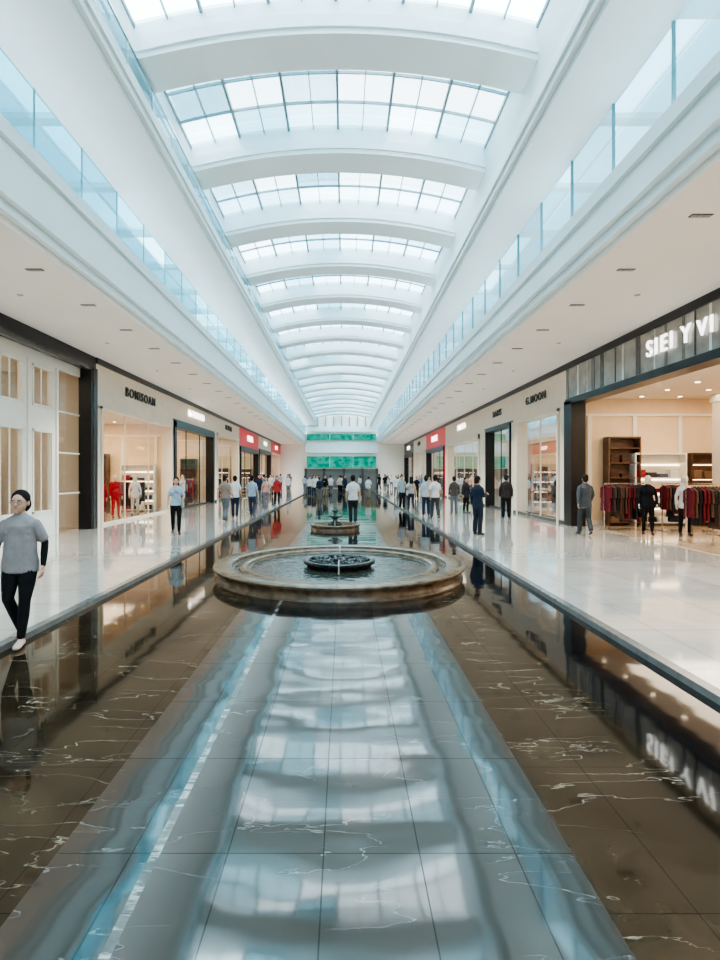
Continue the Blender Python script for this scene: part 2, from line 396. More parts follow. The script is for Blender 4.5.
b = MB()
YE = Y1
b.box(-16.5, 16.5, YE, YE+0.3, -0.4, 10.0, M['soffit'])
b.obj('wall_far')
b = MB()
b.box(SL, SR, YE-0.25, YE, 4.55, 6.0, M['white']); b.box(SL, SR, YE-0.3, YE, 7.3, 8.0, M['white'])
for i in range(9):
    x = SL+(SR-SL)*(i+0.5)/9; b.box(x-0.05, x+0.05, YE-0.3, YE, 8.0, 9.3, M['mullion'])
for x in (-5.0, -2.6, 0, 2.4, 4.3): b.box(x-0.15, x+0.15, YE-0.35, YE, 0, 2.5, M['grey'])
for x0, x1 in ((-4.85, -2.75), (-2.45, -0.15), (0.15, 2.25), (2.55, 4.15)): b.box(x0, x1, YE-0.1, YE-0.02, 0, 2.45, M['curb'])
b.obj('trim_far')
for z0, z1 in ((2.6, 4.1), (6.2, 7.0)):
    g = MB(); g.box(SL+0.2, SR-0.2, YE-0.5, YE-0.32, z0, z1, M['green'])
    for i in range(4):
        x = SL+0.2+(SR-SL-0.4)*i/3; g.box(x-0.02, x+0.02, YE-0.53, YE-0.49, z0, z1, M['white'])
    g.obj('green_display_panel')
b = MB(); b.box(-16.5, 16.5, Y0-0.3, Y0, -0.4, 10, M['soffit']); b.obj('wall_back')

# ------------------------------------------------------------------ shops
def letters(txt, side, ymid, z, size, mat, parent, depth=0.02, bold=0.004):
    cu = bpy.data.curves.new('sign_letters', 'FONT'); cu.body = txt; cu.size = size; cu.align_x = 'CENTER'; cu.align_y = 'CENTER'; cu.extrude = 0.02
    cu.offset = bold; cu.space_character = 1.3
    cu.materials.append(mat)
    o = bpy.data.objects.new('sign_letters', cu); col.objects.link(o)
    xw = WL if side < 0 else WR
    o.location = (xw-side*(depth+0.03), ymid, z)
    o.rotation_euler = (math.pi/2, 0, math.pi/2 if side < 0 else -math.pi/2)
    o.parent = parent
cloth_cols = [(0.02,0.02,0.024), (0.5,0.46,0.4), (0.30,0.015,0.025), (0.09,0.05,0.035), (0.68,0.66,0.62), (0.08,0.10,0.15), (0.26,0.17,0.10), (0.36,0.33,0.31), (0.12,0.012,0.018)]
CL = [pmat('cloth_%d' % i, c, 0.85, var=0.15, scale=15, spec=0.2) for i, c in enumerate(cloth_cols)]

def rack_mesh(cols, n=16, L=1.5):
    b = MB()
    for x in (-L/2, L/2):
        b.box(x-0.015, x+0.015, -0.015, 0.015, 0.03, 1.5, M['chrome']); b.box(x-0.02, x+0.02, -0.25, 0.25, 0, 0.03, M['chrome'])
    b.box(-L/2, L/2, -0.012, 0.012, 1.47, 1.5, M['chrome'])
    for i in range(n):
        x = -L/2+0.06+(L-0.12)*i/(n-1); m = random.choice(cols); ln = random.uniform(0.75, 1.1); w = random.uniform(0.2, 0.25)
        t = random.uniform(0.022, 0.036); zt = 1.44
        prof = [(-0.03, zt), (0.03, zt), (w, zt-0.09), (w+0.02, zt-0.4), (w*0.85, zt-0.42), (w*0.95, zt-ln), (-w*0.95, zt-ln), (-w*0.85, zt-0.42), (-w-0.02, zt-0.4), (-w, zt-0.09)]
        b.prism(prof, 'x', x-t, x+t, m)
        b.box(x-0.004, x+0.004, -0.004, 0.004, zt, 1.5, M['chrome'])
    return b.mesh('clothes_rack')
def shelf_mesh(cols, W=1.6, H=2.2, wood=None, glow=True):
    b = MB(); wd = wood or M['brown']
    b.box(-W/2, W/2, 0.33, 0.36, 0, H, wd)
    for x in (-W/2, W/2-0.04): b.box(x, x+0.04, 0, 0.34, 0, H, wd)
    z = 0.08
    while z < H:
        b.box(-W/2, W/2, 0.0, 0.34, z, z+0.03, wd)
        if z+0.4 < H:
            x = -W/2+0.1
            while x < W/2-0.32:
                m = random.choice(cols); hh = random.uniform(0.08, 0.24)
                k = 0
                while k < hh:
                    b.box(x, x+0.26, 0.05+random.uniform(0, .02), 0.3, z+0.03+k, z+0.03+k+0.035, m); k += 0.04
                x += 0.34
            if glow: b.box(-W/2+0.05, W/2-0.05, 0.3, 0.32, z+0.41, z+0.425, M['lamp'])
        z += 0.46
    b.box(-W/2, W/2, 0, 0.36, H, H+0.05, wd)
    return b.mesh('shelf_unit')
def table_mesh(cols):
    b = MB()
    b.box(-0.7, 0.7, -0.4, 0.4, 0.74, 0.79, M['brown'])
    for x in (-0.65, 0.6):
        for y in (-0.36, 0.31): b.box(x, x+0.05, y, y+0.05, 0, 0.74, M['brown'])
    b.box(-0.66, 0.66, -0.36, 0.36, 0.25, 0.28, M['brown'])
    for zz in (0.28, 0.79):
        for i in range(4):
            x = -0.6+i*0.31; m = random.choice(cols)
            for k in range(random.randint(2, 5)): b.box(x+random.uniform(0,.01), x+0.25, -0.2, 0.2, zz+k*0.035, zz+k*0.035+0.03, m)
    return b.mesh('display_table')
RACKS = [rack_mesh([CL[0], CL[3], CL[0], CL[8]]), rack_mesh([CL[2], CL[4], CL[1], CL[3]]), rack_mesh([CL[1], CL[4], CL[6], CL[7]]), rack_mesh([CL[8], CL[0], CL[8], CL[3]])]
SHELVES = [shelf_mesh([CL[1], CL[4], CL[6], CL[3]]), shelf_mesh([CL[0], CL[5], CL[4], CL[2]], wood=M['whitepanel']), shelf_mesh([CL[3], CL[6]], W=1.0, H=2.7, glow=False)]
TABLES = [table_mesh(CL[:2]+CL[3:]), table_mesh([CL[4], CL[1], CL[6]])]
def inst(name, me, loc, rz=0, sc=1):
    o = bpy.data.objects.new(name, me); o.location = loc; o.rotation_euler = (0, 0, rz); o.scale = (sc, sc, sc); col.objects.link(o); return o

def shop(side, y0, y1, zo, frame, fascia, pier=0.35, txt=None, tmat=None, tsize=0.4, tz=5.0, glass=True, depth=7.5, power=200, lc=(1, 0.84, 0.62), style=0, tmid=None, framew=0.12, walls='warmwall', pierm=None, topw=None, fixtures=True, cols=None):
    xw = WL if side < 0 else WR
    s = side
    root = empty('storefront', (0, 0, 0))
    b = MB()
    b.box(xw, xw+s*0.4, y0, y1, zo, ZS, fascia)
    pm = pierm or fascia
    if pier > 0:
        b.box(xw, xw+s*0.4, y0, y0+pier, 0, zo, pm); b.box(xw, xw+s*0.4, y1-pier, y1, 0, zo, pm)
    b.box(xw-s*0.05, xw, y0, y1, ZS-0.2, ZS, M['black']); b.box(xw-s*0.03, xw, y0, y1, zo+0.02, zo+0.10, frame)
    if pier > 0.5: b.box(xw-s*0.03, xw, y0, y1, 0, 0.12, M['grey'])
    if fascia == M['steel']:
        yy = y0+0.3
        while yy < y1:
            b.box(xw-s*0.012, xw, yy, yy+random.choice([0.05, 0.09, 0.2]), zo+0.12, ZS-0.22, random.choice([M['grey'], M['chrome'], M['curb']])); yy += random.uniform(0.35, 0.8)
    b.obj('fascia', root)
    f = MB(); fw = framew; tw = topw or framew
    f.box(xw-s*0.08, xw+s*0.42, y0+pier, y0+pier+fw, 0, zo, frame); f.box(xw-s*0.08, xw+s*0.42, y1-pier-fw, y1-pier, 0, zo, frame)
    f.box(xw-s*0.08, xw+s*0.42, y0+pier, y1-pier, zo-tw, zo+0.02, frame)
    if glass:
        n = max(1, round((y1-y0-2*pier)/2.6))
        for i in range(1, n):
            yy = y0+pier+(y1-y0-2*pier)*i/n; f.box(xw+s*0.15, xw+s*0.2, yy-0.02, yy+0.02, 0, zo-tw, frame)
        f.box(xw+s*0.12, xw+s*0.22, y0+pier, y1-pier, 0, 0.08, frame)
    f.obj('frame', root)
    if glass:
        g = MB(); g.quad((xw+s*0.17, y0+pier, 0.08), (xw+s*0.17, y1-pier, 0.08), (xw+s*0.17, y1-pier, zo-tw), (xw+s*0.17, y0+pier, zo-tw), M['shopglass']); g.obj('window_glass', root)
    w = MB()
    xb = xw+s*depth
    w.box(xb, xb+s*0.1, y0, y1, 0, ZS, M[walls])
    w.box(xw+s*0.4, xb, y1-0.1, y1, 0, ZS, M[walls]); w.box(xw+s*0.4, xb, y0, y0+0.1, 0, ZS, M[walls])
    w.box(xw+s*0.4, xb, y0+.1, y1-.1, zo+0.1, zo+0.2, M['shopceil'])
    w.box(xw+s*0.4, xb, y0+.1, y1-.1, 0, 0.012, M['shopfloor'])
    w.box(xw+s*0.4, xb, y1-0.16, y1-0.1, zo-0.5, zo-0.42, M['whitepanel']); w.box(xw+s*0.4, xb, y1-0.13, y1-0.1, 0, 0.15, M['whitepanel'])
    xx = 0.7
    while xx < depth-0.6:
        w.box(xw+s*xx, xw+s*(xx+0.14), y1-0.15, y1-0.1, 0, zo-0.5, M['whitepanel']); xx += 1.6
    yy = y0+1
    while yy < y1-0.4:
        xx = 1.0
        while xx < depth-0.5:
            w.disc((xw+s*xx, yy, zo+0.095), 0.07, M['lamp'], 10); xx += 1.3
        yy += 1.4
    for (cxo, cy0) in (cols or []):
        w.box(xw+s*cxo-0.25, xw+s*cxo+0.25, cy0-0.25, cy0+0.25, 0, zo+0.1, M['cream'])
        w.box(xw+s*cxo-0.3, xw+s*cxo+0.3, cy0-0.3, cy0+0.3, 0, 0.2, M['whitepanel']); w.box(xw+s*cxo-0.3, xw+s*cxo+0.3, cy0-0.3, cy0+0.3, zo-0.15, zo+0.1, M['whitepanel'])
    w.obj('shop_room', root)
    cx = xw+s*(depth*0.5+0.2)
    n = max(1, round((y1-y0)/9))
    for i in range(n):
        yc = y0+(y1-y0)*(i+0.5)/n
        area('shop_ceiling_lamp', (cx, yc, zo+0.06), depth*0.7, (y1-y0)/n*0.7, power*(y1-y0)/n/8, lc, (0, 0, 0), root)
    if txt: letters(txt, side, tmid if tmid else (y0+y1)/2, tz, tsize, tmat or M['signdark'], root)
    if not fixtures: return root
    xd = 1.5; k = style
    while xd < depth-0.8:
        x = xw+s*xd
        inst('shelf_unit', SHELVES[k % 3], (x, y1-0.55, 0.012)); xd += 1.95; k += 1
    xd = 1.4
    while xd < min(depth-1, 6):
        inst('clothes_rack', RACKS[(k) % 4], (xw+s*xd, y1-1.9-0.5*(k % 2), 0.012), random.uniform(-.15, .15)); k += 1; xd += 2.0
    if y1-y0 > 6:
        yy = y1-4.2
        inst('display_table', TABLES[k % 2], (xw+s*2.6, yy, 0.012), 0.1)
        inst('clothes_rack', RACKS[(k+1) % 4], (xw+s*4.8, yy, 0.012), 0.4)
    return root

def panel_shop():
    root = empty('storefront'); xw = WL; y0, y1 = Y0, 17.4
    b = MB()
    b.box(xw, xw-0.5, y0, y1, 5.25, ZS, M['black']); b.box(xw+0.06, xw-0.1, y0, y1, 5.2, 5.3, M['grey'])
    b.box(xw+0.06, xw-0.35, 16.95, 17.4, 0, 5.3, M['black']); b.box(xw+0.08, xw+0.05, 17.1, 17.2, 0, 5.25, M['grey'])
    b.obj('frame', root)
    p = MB(); xp = xw-0.28
    y = 15.5
    p.box(xp-0.02, xp-0.12, y0, 16.95, 4.95, 5.25, M['whitepanel'])
    for zz in (1.2, 2.45, 3.7): p.box(xp-0.03, xp-0.08, 15.5, 16.95, zz-0.02, zz+0.02, M['whitepanel'])
    while y > y0:
        a = y-1.4
        p.box(xp, xp-0.12, y-0.25, y, 0, 4.95, M['whitepanel']); p.box(xp, xp-0.12, a, a+0.25, 0, 4.95, M['whitepanel'])
        for z0, z1 in ((0, 0.75), (3.0, 3.75), (4.8, 4.95)): p.box(xp, xp-0.12, a+0.25, y-0.25, z0, z1, M['whitepanel'])
        for z0, z1 in ((0.75, 3.0), (3.75, 4.8)):
            p.box(xp+0.025, xp, a+0.2, a+0.26, z0-0.05, z1+0.05, M['whitepanel']); p.box(xp+0.025, xp, y-0.26, y-0.2, z0-0.05, z1+0.05, M['whitepanel'])
            p.box(xp+0.025, xp, a+0.2, y-0.2, z0-0.05, z0+0.01, M['whitepanel']); p.box(xp+0.025, xp, a+0.2, y-0.2, z1-0.01, z1+0.05, M['whitepanel'])
        yq = a+0.7; p.box(xp-0.03, xp-0.06, yq-0.012, yq+0.012, 0.75, 3.0, M['whitepanel'])
        p.box(xp-0.03, xp-0.06, yq-0.012, yq+0.012, 3.75, 4.8, M['whitepanel'])
        p.box(xp+0.05, xp, y-0.05, y+0.05, 0, 4.95, M['whitepanel'])
        y = a
    p.obj('door_panels', root)
    g = MB(); g.quad((xp-0.07, y0, 0.1), (xp-0.07, 16.95, 0.1), (xp-0.07, 16.95, 4.95), (xp-0.07, y0, 4.95), M['shopglass']); g.obj('window_glass', root)
    w = MB(); w.box(xw-3.5, xw-3.6, y0, y1, 0, ZS, M['cream']); w.box(xw-0.5, xw-3.5, y1-0.1, y1, 0, ZS, M['cream'])
    w.box(xw-0.4, xw-3.5, y0, y1-.1, 5.2, 5.3, M['shopceil']); w.box(xw-0.4, xw-3.5, y0, y1-.1, 0, 0.012, M['shopfloor']); w.obj('shop_room', root)
    area('shop_ceiling_lamp', (xw-2, 8, 5.1), 2, 15, 120, (1, 0.88, 0.70), parent=root)
    for i in range(7): inst('shelf_unit', SHELVES[i % 3], (xw-3.1, 16-i*2.2, 0.012), math.pi/2)
panel_shop()
shop(-1, 17.4, 25.2, 4.1, M['cream'], M['cream'], 0.3, 'BOMISOAM', M['signdark'], 0.50, 4.9, style=1, framew=0.08, tmid=21.2, power=290)
shop(-1, 25.2, 33.2, 4.4, M['black'], M['cream'], 0.1, 'MARSDINO', M['sign'], 0.5, 5.05, style=2, framew=0.3, power=270)
shop(-1, 33.2, 41.2, 4.5, M['cream'], M['cream'], 0.7, 'OLIVAR', M['signdark'], 0.5, 5.05, style=0)
shop(-1, 41.2, 50.5, 4.0, M['black'], M['red'], 0.3, 'ROSSA', M['sign'], 0.7, 4.85, style=3, framew=0.3, pierm=M['black'])
shop(-1, 50.5, 59.0, 4.2, M['black'], M['cream'], 0.3, 'NOVA', M['sign'], 0.6, 4.95, style=1, framew=0.3)
shop(-1, 59.0, 68.0, 4.2, M['cream'], M['red'], 0.5, 'VELLE', M['sign'], 0.6, 4.95, style=2)
shop(1, Y0, 18.5, 4.35, M['black'], M['steel'], 0.0, None, glass=False, framew=0.6, topw=0.12, power=290, depth=8.3, cols=[(4.7, 17.2), (4.7, 12.6)], fixtures=False)
for x, k in ((9.7, 2), (10.95, 1), (12.9, 0), (14.7, 2)): inst('shelf_unit', SHELVES[k], (x, 17.95, 0.012), 0, 1.12)
for x, y, k in ((9.0, 16.6, 0), (10.75, 16.3, 3), (11.6, 15.4, 3), (13.4, 16.2, 2), (9.6, 13.4, 3), (12.0, 13.2, 0), (14.0, 14.0, 3)): inst('clothes_rack', RACKS[k], (x, y, 0.012), random.uniform(-.2, .2))
inst('display_table', TABLES[1], (10.9, 12.0, 0.012), 0.1); inst('display_table', TABLES[0], (14.4, 12.4, 0.012), 0.1)
shop(1, 18.5, 24.2, 4.2, M['cream'], M['cream'], 0.55, 'G.MOON', M['signdark'], 0.45, 4.9, style=0, framew=0.1)
shop(1, 24.2, 29.2, 4.2, M['black'], M['cream'], 0.35, 'DARIS', M['signdark'], 0.45, 4.9, style=2, framew=0.12)
shop(1, 29.2, 40.5, 4.1, M['cream'], M['cream'], 1.0, 'LUMENA', M['sign'], 0.5, 4.95, style=3, framew=0.25)
shop(1, 40.5, 50.0, 4.0, M['black'], M['red'], 0.4, 'ROUGE', M['sign'], 0.7, 4.85, style=1, framew=0.25)
shop(1, 50.0, 59.0, 4.2, M['cream'], M['cream'], 0.4, 'ALTO', M['signdark'], 0.6, 4.95, style=2)
shop(1, 59.0, 68.0, 4.2, M['black'], M['grey'], 0.4, 'SENNE', M['sign'], 0.6, 4.95, style=0, framew=0.3)
root = empty('shop_sign')
letters('SIEI', 1, 12.95, 5.0, 0.58, M['sign'], root)
letters('Y', 1, 11.95, 5.0, 0.58, M['sign'], root)
letters('VI', 1, 11.3, 5.0, 0.52, M['sign'], root)

# ------------------------------------------------------------------ fountains
def fountain(cx, cy, R, sc=1.0, statue=False):
    root = empty('fountain', (cx, cy, PZ))
    b = MB(); k = R/2.3
    h = 0.235*sc
    b.lathe([(R*0.985, 0), (R*0.985, 0.02), (R*0.965, 0.035), (R*0.965, h-0.08), (R*0.985, h-0.07), (R*1.0, h-0.05), (R*1.0, h-0.02)], (0,0,0), M['rimside'], 96)
    b.lathe([(R*1.0, h-0.02), (R*0.993, h), (R*0.86, h), (R*0.855, h-0.01)], (0,0,0), M['rim'], 96)
    b.lathe([(R*0.855, h-0.01), (R*0.85, h-0.08), (R*0.72, h-0.085), (R*0.715, h-0.13)], (0,0,0), M['rimside'], 96)
    b.lathe([(R*0.80, h-0.085), (R*0.80, h-0.04), (R*0.73, h-0.04), (R*0.73, h-0.085)], (0,0,0), M['rim'], 96)
    b.obj('basin', root)
    jn = MB()
    for i in range(20):
        a = i*2*math.pi/20; ca, sa = math.cos(a), math.sin(a); r0, r1, t = R*0.865, R*0.992, 0.006
        jn.add([(r0*ca-t*sa, r0*sa+t*ca, h+0.0015), (r1*ca-t*sa, r1*sa+t*ca, h+0.0015), (r1*ca+t*sa, r1*sa-t*ca, h+0.0015), (r0*ca+t*sa, r0*sa-t*ca, h+0.0015)], [(0,1,2,3)], M['rimside'])
    jn.obj('rim_joints', root)
    w = MB(); w.disc((0,0,h-0.10), R*0.722, M['water'], 64); w.lathe([(R*0.735, h-0.07), (R*0.852, h-0.07)], (0,0,0), M['water'], 64); w.obj('water', root)
    c = MB(); r = 0.66*k
    c.lathe([(r*0.9, h-0.11), (r*0.92, h-0.06), (r*1.0, h-0.03), (r*1.02, h+0.01), (r*1.0, h+0.03), (r*0.88, h+0.03), (r*0.84, h+0.0)], (0,0,0), M['pebble'], 48)
    c.obj('inner_bowl', root)
    p = MB(); rnd = random.Random(3)
    p.disc((0,0,h-0.0), r*0.86, M['water'], 32)
    for i in range(150):
        a = rnd.uniform(0, 6.28); q = r*0.84*math.sqrt(rnd.random()); z = h+0.02+0.09*(1-q/(r*0.84))
        s = rnd.uniform(0.025, 0.05)*max(k, .5); p.ell((q*math.cos(a), q*math.sin(a), z), (s, s*rnd.uniform(.7, 1), s*0.6), M['pebble'], 8, 6)
    p.obj('pebbles', root)
    j = MB()
    j.loft([(0, 0, h+0.1), (0.01, 0, h+0.2), (0.015, -0.02, h+0.27)], [0.008, 0.010, 0.014], M['jet'], 8)
    pts = [(0.0, -r*1.0-0.25*t, h+0.02+0.16*math.sin(math.pi*min(1, t*0.95+0.05))-0.1*t) for t in (0, .2, .4, .6, .8, 1.0)]
    j.loft(pts, [0.006, 0.007, 0.008, 0.009, 0.010, 0.012], M['jet'], 8)
    j.obj('water_jets', root)
    if statue:
        st = MB()
        st.lathe([(0.2, h-0.1), (0.18, h), (0.09, h+0.05), (0.07, h+0.16), (0.12, h+0.2), (0.25, h+0.25), (0.26, h+0.28), (0.06, h+0.27), (0.05, h+0.38), (0.11, h+0.43), (0.13, h+0.46), (0.04, h+0.47), (0.03, h+0.55), (0.001, h+0.6)], (0,0,0), M['grey'], 32)
        st.obj('tiered_bowls', root)
    return root
fountain(-0.09, 9.75, 2.3)
fountain(-0.30, 17.6, 0.84, 0.75, True)

# ------------------------------------------------------------------ people
SK, HR, TP, SL2, BT, SH, EW, ED, LP = range(9)
PM = [pmat('slot%d' % i, (0.5,0.5,0.5)) for i in range(9)]
POSES = {
 'stand': dict(L=((.222,.03,1.13),(.230,-.03,.89)), R=((-.222,.03,1.13),(-.230,-.03,.89)), l=((.10,-.01,.49),(.11,.02,.085)), r=((-.10,-.01,.49),(-.11,.03,.085))),
 'walk': dict(L=((.222,.13,1.15),(.225,.15,.90)), R=((-.222,-.02,1.14),(-.215,-.20,.95)), l=((.09,-.15,.51),(.08,-.24,.085)), r=((-.09,.02,.47),(-.08,.27,.15))),
 'stroll': dict(L=((.222,.05,1.14),(.240,-.02,.90)), R=((-.222,.02,1.13),(-.235,-.09,.90)), l=((.085,-.07,.50),(.075,-.08,.085)), r=((-.085,-.10,.53),(-.075,.10,.11))),
 'near': dict(L=((.245,.05,1.13),(.255,-.03,.88)), R=((-.245,.02,1.13),(-.255,-.09,.89)), l=((.085,-.09,.50),(.060,-.12,.085)), r=((-.090,-.08,.52),(-.065,.16,.12))),
 'phone': dict(L=((.222,.03,1.13),(.230,-.03,.89)), R=((-.23,.02,1.13),(-.13,-.22,1.20)), l=((.10,-.02,.49),(.12,.00,.085)), r=((-.10,.0,.49),(-.10,.05,.085))),
 'bag': dict(L=((.24,.04,1.14),(.20,-.16,1.05)), R=((-.222,.03,1.13),(-.230,-.05,.89)), l=((.09,-.10,.51),(.09,-.15,.085)), r=((-.09,.02,.48),(-.09,.16,.12))),
}
def person_mesh(name, pose, female=False, hair='short', sleeve='short', hem=0.86, voxel=0.013, pants='trouser', bag=False, glasses=False, bulk=0.0, bust=1.0):
    P = POSES[pose]; b = MB(); mt = PM
    k = 0.92 if female else 1.0
    k += bulk*0.9
    hs = 1.06+bulk*0.5
    def HP(x, y, z): return (x*hs, y*hs, 1.585+(z-1.60)*hs)
    b.ell(HP(0, 0.008, 1.622), (.073*hs, .090*hs, .098*hs), mt[SK], 20, 14)
    b.loft([HP(0,-.012,1.60), HP(0,-.022,1.555), HP(0,-.036,1.512)], [(.066*hs,.072*hs), (.057*hs,.066*hs), (.034*hs,.042*hs)], mt[SK], 16)
    b.loft([(0,.018,1.41), (0,.010,1.48), (0,.008,1.56)], [(.062*k,.056*k), (.050*k,.052*k), (.052*k,.055*k)], mt[SK], 14)
    b.loft([HP(0,-.085,1.615), HP(0,-.102,1.585)], [(.008*hs,.010*hs), (.014*hs,.013*hs)], mt[SK], 8)
    for s in (-1, 1): b.ell(HP(s*.074, .012, 1.60), (.012, .020, .030), mt[SK], 8, 8)
    if hair == 'tied':
        b.ell(HP(0, .024, 1.650), (.086*hs, .090*hs, .090*hs), mt[HR], 24, 16)
        b.ell(HP(0, .045, 1.590), (.088*hs, .066*hs, .090*hs), mt[HR], 20, 12)
        b.ell(HP(0, .115, 1.63), (.045, .04, .045), mt[HR], 12, 8)
    else:
        b.ell(HP(0, .022, 1.648), (.084*hs, .092*hs, .092*hs), mt[HR], 20, 14)
        b.ell(HP(0, .050, 1.60), (.077*hs, .062*hs, .082*hs), mt[HR], 16, 10)
    if hair == 'long':
        b.loft([(0,.05,1.62), (0,.075,1.52), (0,.085,1.40), (0,.10,1.30)], [(.088,.06), (.092,.05), (.095,.04), (.07,.025)], mt[HR], 16)
    sw = .185*k
    hipw = (.168 if female else .165)+bulk*.12
    w0 = (.122 if female else .148)+bulk*.35
    tor = [(hem, hipw+.018, .128), (.93, hipw+.012, .125), (1.03, (w0+hipw)/2+.004, .112+bulk*.15), (1.12, w0+.010, .104+bulk*.2), (1.24, .150*k+.01, .116), (1.33, .168*k, .118), (1.385, sw-.018, .098), (1.420, .135*k, .082), (1.448, .082*k, .066)]
    b.loft([(0, .005+.012*max(0,1-abs(z-1.3)/.3), z) for z, _, _ in tor], [(a, c) for _, a, c in tor], mt[TP], 24)
    if female:
        for s in (-1, 1): b.ell((s*.075*k, -.066+.036*(1-bust), 1.255), (.068, .050, .070), mt[TP], 14, 10)
    b.loft([(0,.005,.80), (0,.008,.88), (0,.005,.96)], [(hipw*.93,.115), (hipw,.122), (hipw*.93,.11)], mt[BT], 20)
    for s, key in ((1,'l'), (-1,'r')):
        kn, an = Vector(P[key][0]), Vector(P[key][1]); hp = Vector((s*(.085+bulk*.06), .005, .87))
        if pants == 'slim': rr = [(.088+bulk*.08,.096), (.080+bulk*.06,.087), (.060,.064), (.058,.062), (.043,.048)]
        else: rr = [(.090,.098), (.084,.090), (.070,.074), (.068,.072), (.062,.070)]
        pts = [hp, hp.lerp(kn, .5), kn, kn.lerp(an, .4)+Vector((0,.012,0)), an+Vector((0,0,.015))]
        b.loft(pts, rr, mt[BT], 16)
        b.loft([an+Vector((0,0,.06)), an+Vector((0,0,-.01))], [.034, .036], mt[SK], 10)
        hz = max(an.z-.048, .036)
        heel = Vector((an.x, an.y+.045, hz)); toe = Vector((an.x+s*.02, an.y-.185, .030))
        b.loft([heel, heel.lerp(toe,.3)+Vector((0,0,.012)), heel.lerp(toe,.6)+Vector((0,0,.006)), heel.lerp(toe,.85), toe], [(.032,.036), (.036,.042), (.044,.036), (.043,.028), (.030,.020)], mt[SH], 14)
    fing = MB()
    for s, key in ((1,'L'), (-1,'R')):
        el, wr = Vector(P[key][0]), Vector(P[key][1])
        if female and bulk == 0: el.x *= .95
        sh = Vector((s*(sw-.038), .010, 1.372))
        q = .050*k
        low = SL2 if sleeve in ('long', 'layer') else SK
        if sleeve == 'long':
            b.loft([sh, sh.lerp(el,.22), sh.lerp(el,.5), el, el.lerp(wr,.5), wr], [q, q+.007, q+.005, q-.002, q-.008, q-.014], mt[TP], 14)
        else:
            b.loft([sh, sh.lerp(el,.5), el, el.lerp(wr,.45), wr], [q-.006, q-.004, q-.011, q-.012, .028*k], mt[low], 14)
            b.loft([sh, sh.lerp(el,.22), sh.lerp(el,.5), sh.lerp(el,.85)], [q, q+.008, q+.008, q+.008], mt[TP], 14)
        d = (wr-el).normalized()
        fwd = Vector((0,-1,0)); sd = fwd-d*fwd.dot(d)
        if sd.length < .3: sd = Vector((0,0,1))-d*d.z
        sd.normalize(); nrm = d.cross(sd)
        if nrm.x*s > 0: nrm = -nrm
        b.loft([wr-d*.01, wr+d*.03, wr+d*.085], [(.024,.017), (.034,.015), (.038,.013)], mt[SK], 12, ref=sd)
        for i, (o, ln) in enumerate(((.029,.068), (.010,.078), (-.010,.073), (-.028,.057))):
            p0 = wr+d*.078+sd*o; p1 = p0+(d*.95+nrm*.25+sd*(o*1.5)).normalized()*ln*.45
            p2 = p1+(d*.8+nrm*.6).normalized()*ln*.33; p3 = p2+(d*.5+nrm*.85).normalized()*ln*.25
            fing.loft([p0,p1,p2,p3], [.0095,.009,.008,.0065], mt[SK], 8, ref=sd)
        p0 = wr+d*.022+sd*.026; p1 = p0+(d*.6+sd*.7+nrm*.2).normalized()*.036; p2 = p1+(d*.9+sd*.25+nrm*.3).normalized()*.030
        fing.loft([p0,p1,p2], [.013,.011,.008], mt[SK], 8, ref=nrm)
    if bag:
        b.loft([(.20*k,-.02,1.02), (.21*k,-.02,.90), (.21*k,-.02,.80)], [(.03,.10), (.05,.14), (.045,.15)], mt[SL2], 12)
        fing.loft([(.19*k,-.10,.98), (.12,-.13,1.2), (-.02,-.115,1.33), (-.09,-.03,1.44), (-.05,.09,1.40), (.08,.12,1.2), (.20*k,.07,.98)], [.012]*7, mt[SL2], 8)
    src = b.mesh('tmp_src'); so = bpy.data.objects.new('tmp', src); col.objects.link(so)
    md = so.modifiers.new('r', 'REMESH'); md.mode = 'VOXEL'; md.voxel_size = voxel; md.adaptivity = 0
    sm = so.modifiers.new('s', 'SMOOTH'); sm.factor = 0.5; sm.iterations = 6 if voxel < .01 else 2
    dg = bpy.context.evaluated_depsgraph_get(); dg.update()
    ev = bpy.data.meshes.new_from_object(so.evaluated_get(dg))
    bv = BVHTree.FromPolygons([Vector(v) for v in b.v], b.f)
    vs = [v.co.copy() for v in ev.vertices]; fs = [tuple(p.vertices) for p in ev.polygons]
    mi = []
    remap = {i: mt.index(m) for i, m in enumerate(b.mats)}
    for p in ev.polygons:
        hit = bv.find_nearest(p.center)
        mi.append(remap[b.m[hit[2]]] if hit[2] is not None else 0)
    for s in (-1, 1):
        fing.ell(HP(s*.029, -.0785, 1.613), (.0135, .0075, .0070), mt[EW], 12, 8)
        fing.ell(HP(s*.029, -.0850, 1.613), (.0068, .0030, .0065), mt[ED], 10, 6)
        fing.loft([HP(s*.014,-.089,1.630), HP(s*.030,-.088,1.634), HP(s*.045,-.078,1.630)], [.003,.0035,.0025], mt[HR], 6, ref=Vector((0,0,1)))
    fing.loft([HP(-.022,-.084,1.548), HP(0,-.091,1.549), HP(.022,-.084,1.548)], [.003,.006,.003], mt[LP], 8, ref=Vector((0,0,1)))
    if glasses:
        for s in (-1, 1):
            pts = [HP(s*.031+.023*math.cos(a), -.097+.004*abs(math.cos(a)), 1.610+.017*math.sin(a)) for a in [i*math.pi/6 for i in range(12)]]
            for i in range(12): fing.loft([pts[i], pts[(i+1) % 12]], [.0022,.0022], mt[ED], 5, ref=Vector((0,1,0)))
            fing.loft([HP(s*.054,-.093,1.614), HP(s*.078,.01,1.612)], [.002,.002], mt[ED], 5, ref=Vector((0,0,1)))
        fing.loft([HP(-.009,-.099,1.614), HP(.009,-.099,1.614)], [.002,.002], mt[ED], 5, ref=Vector((0,0,1)))
    rm2 = {i: mt.index(m) for i, m in enumerate(fing.mats)}
    base = len(vs)
